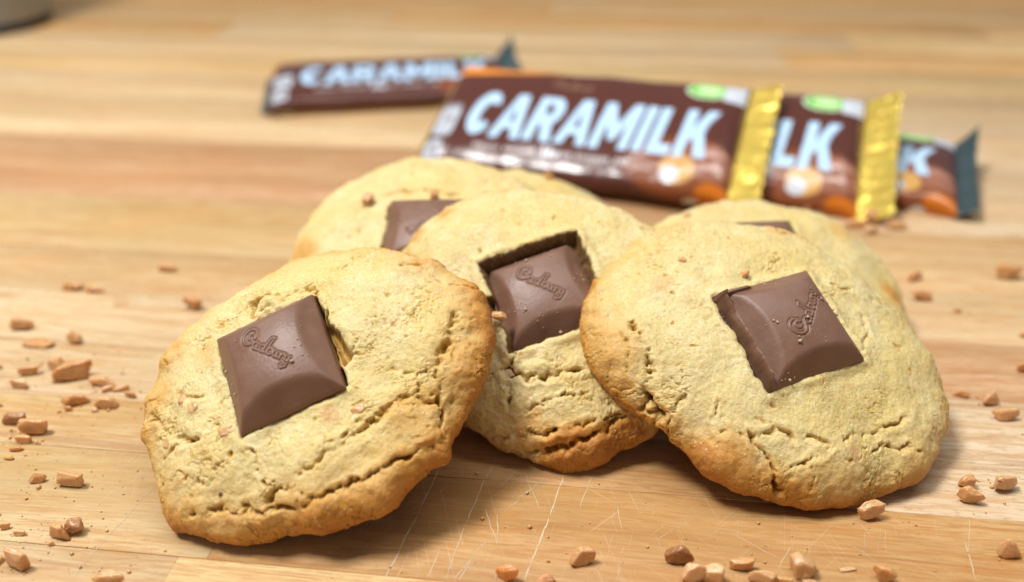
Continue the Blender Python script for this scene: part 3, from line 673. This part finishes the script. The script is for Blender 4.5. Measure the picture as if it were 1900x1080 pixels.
# ---------------------------------------------------------------- chocolate bars
def rect(x0, y0, x1, y1): return [(x0, y0), (x1, y0), (x1, y1), (x0, y1)]
def ell(cx, cy, rx, ry, n=28): return [(cx+rx*math.cos(2*math.pi*k/n), cy+ry*math.sin(2*math.pi*k/n)) for k in range(n)]
def c_glyph():
    o = [(.31+.31*math.cos(math.radians(a)), .5+.5*math.sin(math.radians(a))) for a in range(48, 313, 12)]
    i = [(.33+.085*math.cos(math.radians(a)), .5+.26*math.sin(math.radians(a))) for a in range(310, 47, -12)]
    return [o+[(.56, .27), (.39, .30)]+i+[(.39, .70), (.56, .73)]]
GLYPH = {
 'C': (c_glyph(), .60),
 'A': ([[(0, 0), (.20, 0), (.245, .19), (.455, .19), (.50, 0), (.70, 0), (.47, 1), (.23, 1)], [(.28, .36), (.42, .36), (.35, .72)]], .70),
 'R': ([[(0, 0), (.21, 0), (.21, .34), (.29, .34), (.40, 0), (.63, 0), (.50, .38), (.60, .52), (.62, .70), (.58, .88), (.46, .98), (.34, 1), (0, 1)], [(.21, .54), (.21, .82), (.34, .82), (.41, .75), (.41, .61), (.34, .54)]], .64),
 'M': ([[(0, 0), (.20, 0), (.20, .52), (.36, .16), (.46, .16), (.62, .52), (.62, 0), (.82, 0), (.82, 1), (.62, 1), (.41, .52), (.20, 1), (0, 1)]], .84),
 'I': ([rect(0, 0, .21, 1)], .22), 'L': ([[(0, 0), (.48, 0), (.48, .2), (.21, .2), (.21, 1), (0, 1)]], .48),
 'K': ([[(0, 0), (.21, 0), (.21, .30), (.29, .40), (.43, 0), (.67, 0), (.44, .58), (.66, 1), (.43, 1), (.21, .60), (.21, 1), (0, 1)]], .66)}
L_, W_, T_ = 13.4, 6.5, 1.3
def bar_mesh():
    NU, NF, NB = 460, 190, 40
    un = np.linspace(-L_/2, L_/2, NU)
    # section: angle list, dense on the printed face and front edge
    th = np.concatenate([np.linspace(math.radians(215), math.radians(-10), NF, endpoint=False), np.linspace(math.radians(-10), math.radians(-145), NB, endpoint=False)])
    n = 3.5
    cv = np.sign(np.cos(th))*np.abs(np.cos(th))**(2/n); cw = np.sign(np.sin(th))*np.abs(np.sin(th))**(2/n)
    UU, VV = np.meshgrid(un, cv*W_/2, indexing='ij'); _, WW = np.meshgrid(un, cw, indexing='ij')
    e = np.clip((L_/2-np.abs(UU))/1.1, 0, 1); e = np.sqrt(1-(1-e)**2)*.92+.08
    crown = 1+.16*(1-(VV/(W_/2))**2)
    wob = 1+.018*np.sin(UU*2*math.pi/2.35+.7)*np.where(WW > 0, 1, 0)*(.4+np.abs(VV)/(W_/2))
    wv = np.stack([UU.ravel()*.35, VV.ravel()*.5, WW.ravel()*.6], 1)
    H = WW*T_/2*e*crown*wob+.02*(fbm(wv*2+3, 3).reshape(UU.shape))*e
    V2 = VV*(1+.10*(1-e))*(1+.012*np.sin(UU*1.7)*e)
    P = np.stack([UU, V2, H], -1).reshape(-1, 3)
    F = grid_faces(NU, len(th), True)[:, ::-1]
    u = UU.ravel()+L_/2; v = VV.ravel()+W_/2; w = WW.ravel(); top = w > -.15
    # arc coordinate: the front edge continues the face downwards
    vf = np.where(v < .5, v-(1-np.clip(w, -1, 1))*.5, v)
    brown = np.array([.100, .033, .024]); col = np.tile(brown, (len(u), 1))
    def put(mask, c, a=1.): 
        m = (mask*a)[:, None]; col[:] = col*(1-m)+np.array(c)*m
    def soft(x0, y0, rx, ry, p=2.): return np.clip(1-((np.abs((u-x0)/rx))**p+(np.abs((vf-y0)/ry))**p), 0, 1)
    put(sstep(-.06, .06, v-(6.5-1.05*np.clip(1-u/7.2, 0, 1)))*(u < 7.2)*(w > -.7), (.80, .27, .03))       # orange swoosh along the far edge
    put(sstep(.35, .0, u)*(v > 3.4), (.62, .20, .03), .8)
    put(sstep(0, .5, soft(11.4, 1.0, 2.6, 1.9)), (.26, .075, .025), .8)                                               # glow behind the chocolate picture
    put(sstep(0, .45, soft(13.0, -.2, 1.0, .75)), (.55, .15, .012))                                                    # caramel
    put(sstep(0, .15, soft(12.4, 1.45, 1.0, .95)), (.30, .115, .065)); put(sstep(0, .4, soft(12.4, 1.95, .85, .22)), (.44, .22, .16)); put(sstep(0, .4, soft(12.6, 1.25, .6, .12)), (.42, .20, .14))
    put(sstep(0, .12, soft(11.25, .95, .72, .80)), (.60, .34, .10)); put(sstep(0, .25, soft(11.0, .65, .42, .5)), (.56, .56, .60))
    put(sstep(0, .1, soft(11.7, 5.75, .95, .66)), (.78, .86, .70)); put(sstep(0, .1, soft(11.7, 5.75, .86, .58)), (.16, .52, .08)); put(sstep(0, .2, soft(11.75, 5.75, .58, .40)), (.55, .80, .38))
    put(((u > 12.4) & (u < 13.3) & (v > 5.15) & (v < 6.3) & top)*1., (.62, .66, .74))
    white = np.array([.50, .71, .93])
    x = 1.62; cap = 2.72; base = 1.62
    sh = .10
    for ch in 'CARAMILK':
        polys, adv = GLYPH[ch]; gx = (u-x-sh*(v-base))/(cap*.735); gy = (v-base)/cap
        k = np.where((gx > -.02) & (gx < .9) & (gy > -.02) & (gy < 1.02) & (w > 0))[0]
        m = np.zeros(len(u), bool)
        for p in polys: m[k] ^= in_poly(gx[k], gy[k], p)
        put(m*1., white); x += (adv+.075)*cap*.725
    # small line of print under the name
    for k in range(34):
        xs = 2.6+k*.2
        if k % 8 in (6,) or 14 <= k <= 18: continue
        put(((np.abs(u-xs) < .065) & (np.abs(vf-1.02) < .13))*1., (.58, .52, .52), .85)
    for k, g in enumerate(([(0, 0), (.5, 0), (.5, .55), (.2, .55), (.2, .8), (.5, .8), (.5, 1), (0, 1), (0, .4), (.3, .4), (.3, .2), (0, .2)], ell(.25, .5, .26, .5), ell(.25, .3, .26, .38))):
        gx = (u-5.55-k*.27)/.45; gy = (vf-.80)/.55; put(in_poly(gx, gy, g)*1., (.66, .66, .72))
    for ln in SCRIPT:
        q = np.stack([(u-4.9)/.62, (v-5.0)/.62], 1).astype(np.float32); put(((seg_dist(q, np.array(ln)) < .05) & (w > 0))*1., (.34, .20, .12), .6)
    # pale panels of print at the left end
    for x0, y0, rx, ry in ((.78, 2.35, .5, .95), (.66, .60, .42, .60)):
        m = soft(x0+0, y0, rx, ry, 4.); put(sstep(0, .08, m), (.52, .57, .64)); put(sstep(.0, .3, soft(x0+.12, y0+.05, .16, .24)), (.20, .13, .13), .8)
        for k in range(5): put((np.abs(u-(x0-.25+k*.13)) < .025)*(m > .15), (.25, .19, .19), .45)
    # gold band low on the front edge, pale mark
    put(((v < 1.2) & (w < -.42) & (w > -.86))*1., (.62, .33, .03))
    put(((u % .9) < .05)*((v < 1.2) & (w < -.42) & (w > -.86)), (.2, .07, .03))
    put(sstep(0, .3, soft(12.0, -.62, .4, .22, 1.3)), (.72, .66, .60)); put(((u > .35) & (u < 1.2) & (v < 1.) & (w < -.3) & (w > -.8))*1., (.66, .62, .50))
    put((w < -.9)*1., (.05, .02, .018))
    return mesh_np('wrapper', P, F, M_WRAP, True, {'print': col})
def crimp_mesh(mat, seed, length=1.0, flare=.25, wd=6.5, fold=0.):
    nx, ny = 34, 120; x = np.linspace(0, length, nx); y = np.linspace(-wd/2, wd/2, ny); X, Y = np.meshgrid(x, y, indexing='ij')
    P0 = np.stack([X.ravel(), Y.ravel(), X.ravel()*0+seed], 1)
    z = flare*X**1.4+.010*np.abs(((Y*7) % 1)-.5)*2*np.clip(X*4, 0, 1)+.06*fbm(P0*.7+seed, 3).reshape(X.shape)*np.clip(X*2, 0, 1)
    z = z+fold*np.clip(Y-wd*.22, 0, 9)*.5*X
    xx = X*(1+.03*np.sin(Y*9+seed))
    up = np.stack([xx, Y, z], -1).reshape(-1, 3); dn = up-np.array([0, 0, .035])
    F = grid_faces(nx, ny); n = nx*ny
    idx = np.arange(n).reshape(nx, ny); ring = np.concatenate([idx[:, 0], idx[-1, 1:], idx[-2::-1, -1], idx[0, -2:0:-1]])
    side = np.stack([ring, ring+n, np.roll(ring, -1)+n, np.roll(ring, -1)], 1)
    return mesh_np('crimp_seal', np.concatenate([up, dn]), np.concatenate([F, F[:, ::-1]+n, side]), mat, True)
def bar_frame(yaw, tilt, roll):
    cy, sy = math.cos(yaw), math.sin(yaw); u = np.array([cy, sy, 0]); b = np.array([-sy, cy, 0]); z = np.array([0, 0, 1.])
    v = b*math.cos(tilt)+z*math.sin(tilt); n = z*math.cos(tilt)-b*math.sin(tilt)
    return u*math.cos(roll)+v*math.sin(roll), v*math.cos(roll)-u*math.sin(roll), n
BAR = bar_mesh()
def bar(face_c, yaw, tilt, roll, label, gold, seed, flare, shift, length, fold=0.):
    u, v, n = bar_frame(*(math.radians(a) for a in (yaw, tilt, roll)))
    root = bpy.data.objects.new('chocolate_bar', None); COL.objects.link(root); root.empty_display_size = .02
    c = np.array(face_c)-n*T_*.52+u*shift
    root.matrix_world = frame_mtx(c, u, v, n); tag(root, label, 'chocolate bar', 'wrapped chocolate bars behind the cookies')
    obj('wrapper', BAR, root)
    o = obj('crimp_seal', crimp_mesh(M_GOLD if gold else M_SLATE, seed, length, flare, 6.9, fold), root); o.matrix_local = Matrix.Translation((L_/2*CM-.0006, 0, .0004))
    if gold: o['label'] = 'gold foil crimped end'
    else: o['label'] = 'dark slate crimped end'
    o = obj('crimp_seal', crimp_mesh(M_GOLD if gold else M_SLATE, seed+3, .5, -.5, 5.6), root); o.matrix_local = Matrix.Translation((-L_/2*CM+.0006, 0, -.002)) @ Matrix.Rotation(math.pi, 4, 'Z')
    return root
bar((3.33, 33.75, 2.58), -21.6, 25.6, 1.5, 'front chocolate bar leaning on the stack with its whole name showing', True, 2, .16, -.42, 1.25, .2)
bar((8.30, 33.55, 2.15), -19.5, 25.5, .3, 'second chocolate bar, only its last two letters showing beside the front bar gold end', True, 5, .35, -.36, 1.3, .2)
bar((12.45, 34.75, 1.22), -24.5, 5.6, 0.6, 'rightmost chocolate bar lying flat under the others with dark crimped end', False, 9, .55, .1, .75, .9)
bar((-6.57, 46.8, 1.42), 10.3, 5.0, .3, 'single chocolate bar lying far left behind the stack, its name blurred', False, 14, .4, -.45, 1.1, .9)

# ---------------------------------------------------------------- loose toffee bits (pixel box in the photograph, height factor, label)
BITS = [
 (43, 601, 42, 32, 'toffee bit at the back left of the scatter, above a flat oblong bit'), (74, 634, 58, 22, 'flat oblong toffee bit in the second row of the left scatter'),
 (140, 625, 36, 34, 'pointed upright toffee bit at the back right of the left scatter'), (107, 675, 38, 32, 'squarish toffee bit touching the biggest bit from behind'),
 (140, 688, 70, 46, 'biggest toffee bit in the middle of the left scatter'), (108, 706, 20, 12, 'tiny toffee chip at the left tip of the biggest bit'),
 (57, 687, 40, 24, 'toffee bit to the left of the squarish one, low and pale'), (38, 711, 38, 24, 'small wedge of toffee left of the biggest bit, nearest the left frame edge there'),
 (190, 707, 50, 24, 'flat toffee bit just right of the biggest bit'), (203, 721, 26, 16, 'small rounded toffee bit stuck to the front of a flat bit'),
 (229, 720, 24, 16, 'left one of two small toffee bits at the right end of the scatter'), (242, 731, 26, 18, 'right one of two small toffee bits at the right end of the scatter'),
 (143, 741, 50, 30, 'crumbly toffee bit on the stave joint, left of its lookalike'), (127, 758, 16, 14, 'tiny toffee chip in front of the crumbly bit on the joint'),
 (198, 747, 44, 28, 'domed toffee bit on the stave joint, right of the crumbly one'), (177, 761, 14, 10, 'tiny toffee chip at the front left of the domed bit'),
 (30, 777, 46, 30, 'dark toffee bit leaning against a pale blocky one'), (68, 791, 50, 42, 'pale blocky toffee bit beside the dark leaning one'),
 (45, 815, 32, 20, 'angular toffee splinter in front of the pale blocky bit'), (31, 832, 26, 13, 'thin toffee sliver in front of the angular splinter'), (17, 849, 20, 11, 'small yellow toffee chip lowest of the clustered splinters'),
 (-3, 680, 18, 14, 'toffee bit cut by the left frame edge, upper one'), (-4, 751, 18, 12, 'toffee bit cut by the left frame edge, second from top'),
 (73, 886, 38, 26, 'flat triangular toffee bit left of a chunky brick shaped one'), (133, 889, 56, 36, 'chunky brick shaped toffee bit near the lower left'),
 (113, 987, 42, 36, 'square toffee bit pressed against a dark speckled piece'), (143, 973, 34, 44, 'dark speckled toffee piece leaning on a square bit'), (96, 1007, 12, 14, 'tiny toffee chip left of the square and speckled pair'),
 (10, 976, 20, 18, 'little toffee bit near the left frame edge above the big corner block'), (37, 988, 26, 14, 'flat pale toffee flake behind the big corner block'),
 (36, 1037, 50, 52, 'tall block of toffee in the lower left corner'), (-2, 1037, 14, 22, 'toffee bit cut by the left frame edge beside the corner block'), (207, 1074, 62, 34, 'toffee bit cut by the lower frame edge at left'),
 (137, 531, 40, 20, 'left one of a blurred toffee pair behind the left scatter'), (176, 536, 38, 18, 'right one of a blurred toffee pair behind the left scatter'), (359, 562, 38, 36, 'lone toffee bit behind the front left cookie'), (314, 497, 36, 20, 'farthest toffee bit at left, beyond the lone one'), (226, 563, 30, 8, 'flat toffee flake between the blurred pair and the lone bit'),
 (1866, 505, 46, 36, 'farthest large toffee bit at right, on its own'), (1694, 512, 28, 24, 'upper one of two blurred toffee bits beside the right back cookie'), (1707, 548, 40, 26, 'lower one of two blurred toffee bits beside the right back cookie'), (1776, 576, 16, 10, 'tiny toffee chip beyond the scratch at right'),
 (1898, 620, 16, 16, 'small toffee bit cut by the right frame edge'), (1896, 681, 24, 26, 'larger toffee bit cut by the right frame edge'),
 (1783, 730, 30, 18, 'low toffee bit closest to the front right cookie in the right trio'), (1833, 739, 36, 36, 'pointed toffee bit in the middle of the right trio'), (1864, 769, 48, 32, 'flat toffee bit at the right end of the right trio'),
 (1790, 893, 28, 34, 'upper small toffee bit touching a squarish one at lower right'), (1798, 921, 48, 40, 'squarish toffee bit under the small one at lower right'), (1862, 896, 52, 44, 'chunky toffee bit with dark underside at lower right'),
 (1612, 950, 52, 42, 'toffee block poking out under the front right cookie'), (1866, 1018, 50, 48, 'pyramid shaped toffee bit near the lower right corner'),
 (1079, 1034, 48, 38, 'single toffee cube in front of the middle cookie'), (1258, 1031, 54, 42, 'darkest toffee bit at the back left of the front row'), (1283, 1062, 46, 48, 'left half of a split pale toffee pair in the front row'), (1322, 1064, 40, 46, 'right half of a split pale toffee pair in the front row'),
 (1376, 1048, 48, 30, 'broken edged flat toffee bit behind the rounded one in front'), (1413, 1072, 52, 30, 'rounded toffee bit cut by the lower frame edge'), (1486, 1046, 48, 60, 'tallest toffee block in the front row'), (1451, 1078, 36, 18, 'toffee bit cut by the lower frame edge left of the tallest block'), (1508, 1079, 40, 18, 'toffee bit cut by the lower frame edge under the tallest block'),
 (1572, 1054, 32, 12, 'thin toffee flake right of the tallest block'), (1638, 1062, 42, 50, 'upright toffee bit right of the thin flake'), (940, 1064, 46, 36, 'blurred orange toffee bit at the middle of the lower frame edge'), (1010, 1078, 44, 22, 'blurred pinkish toffee bit cut by the lower frame edge'),
 (1497, 388, 30, 30, 'toffee bit right behind the top of the right back cookie'), (1617, 403, 30, 36, 'upright toffee bit in the little group before the bars'), (1586, 416, 40, 22, 'leftmost flat toffee bit in the little group before the bars'), (1616, 426, 32, 20, 'front toffee bit in the little group before the bars'), (1660, 418, 42, 22, 'right flat toffee bit in the little group before the bars')]
for k, (x, y, w, h, lab) in enumerate(BITS):
    g = ground(x, y+h*.30); s = px_per_cm(g); dep = math.asin((CAM_H)/np.linalg.norm(g-_C))
    wc = w/s; hs = h/s; hh = min(1.0*wc, hs*.74/math.cos(dep)) if h > w*.45 else hs*.45/math.cos(dep)
    dd = max(.35*wc, (hs-hh*math.cos(dep))/math.sin(dep))
    form = 'peak' if ('pyramid' in lab or 'pointed' in lab or 'triangular' in lab) else 'box' if any(q in lab for q in ('brick', 'block', 'cube', 'square toffee')) else ''
    o = obj('toffee_bit', toffee_mesh('toffee_bit', wc*1.02, min(dd, 1.3*wc), hh, 300+k, 4, form), None, g)
    for q, cc in (('pale', (1.12, 1.2, 1.35)), ('dark toffee', (.62, .52, .48)), ('dark speckled', (.66, .56, .50)), ('darkest', (.55, .45, .40)), ('orange', (1.1, .85, .6)), ('pinkish', (1.05, 1.02, 1.3)), ('yellow', (1.12, 1.2, .85))):
        if lab.split(',')[0].find(q) >= 0 and not (q == 'pale' and 'against' in lab) and not (q == 'dark speckled' and 'against a dark' in lab) and not (q == 'dark toffee' and 'beside' in lab): o.color = (*cc, 1)
    o.rotation_euler = (0, 0, random.uniform(-.35, .35)); tag(o, lab, 'toffee bit', 'toffee bits strewn on the table')
r = np.random.default_rng(5); pts = []; szs = []; pts2 = []; szs2 = []
for q in range(900):
    b = BITS[int(r.integers(0, 33))] if r.random() < .55 else BITS[int(r.integers(33, len(BITS)))]
    x, y = (b[0]+r.normal(0, 45), b[1]+r.normal(0, 26)) if r.random() < .75 else (r.uniform(0, 1900), r.uniform(500, 1080))
    s_ = float(np.clip(r.lognormal(-4.0, .65), .007, .085)); g = ground(x, y); pts.append((g[0], g[1], s_*.4)); szs.append(s_)
for q in range(420):   # pale dough crumbs that fell off the cookies
    a = r.uniform(0, 6.28); c_ = PAR['ABCDF'[int(r.integers(0, 5))]]; d_ = 3.9+abs(r.normal(0, 1.0))
    s_ = float(np.clip(r.lognormal(-4.3, .6), .006, .06)); pts2.append((c_[2]+d_*math.cos(a), c_[3]+d_*math.sin(a)*.85-.6, s_*.4)); szs2.append(s_)
tag(obj('crumbs', crumb_mesh('crumbs', pts2, szs2, M_CRUMB, 9)), 'pale dough crumbs fallen round the feet of the cookies', 'crumbs', None, 'stuff')
tag(obj('crumbs', crumb_mesh('crumbs', pts, szs, M_TOF, 4)), 'fine caramel coloured toffee crumbs scattered among the toffee bits', 'crumbs', None, 'stuff')

# ---------------------------------------------------------------- rounded steel appliance in the far left corner
def ring_mesh(name, prof, cx, ax, ay, p, mat, n=96):
    V = []; 
    for sc_, z in prof:
        for k in range(n):
            a = 2*math.pi*k/n; c, s = math.cos(a), math.sin(a)
            V.append((sc_*ax*math.copysign(abs(c)**(2/p), c), sc_*ay*math.copysign(abs(s)**(2/p), s), z))
    m = len(prof); F = grid_faces(m, n, True)
    return mesh_np(name, V, F, mat, True)
ap = bpy.data.objects.new('metal_canister', None); COL.objects.link(ap); ap.empty_display_size = .05
ap.location = Vector((-44.6, 67.2, 0))*CM; tag(ap, 'rounded silver canister with black foot cut off by the far left corner', 'canister')
obj('foot_ring', ring_mesh('foot_ring', [(0.02, .02), (.97, .02), (.985, .2), (.985, .55), (.93, .7)], 0, 7.0, 7.0, 2, M_RUBBER), ap)
obj('body', ring_mesh('body', [(.90, .6), (.965, .65), (1.0, 1.0), (1.0, 8), (1.0, 17.4), (.985, 17.8), (.96, 18)], 0, 7.0, 7.0, 2, M_STEEL), ap)
lid = obj('lid', ring_mesh('lid', [(.95, 17.6), (1.01, 17.9), (1.015, 18.8), (.98, 19.3), (.6, 19.8), (.02, 19.9)], 0, 7.0, 7.0, 2, M_STEEL), ap)
obj('knob', ring_mesh('knob', [(.02, 19.7), (.10, 19.8), (.10, 20.4), (.16, 21.0), (.16, 21.6), (.10, 22), (.01, 22.1)], 0, 7.0, 7.0, 2, M_RUBBER), lid)
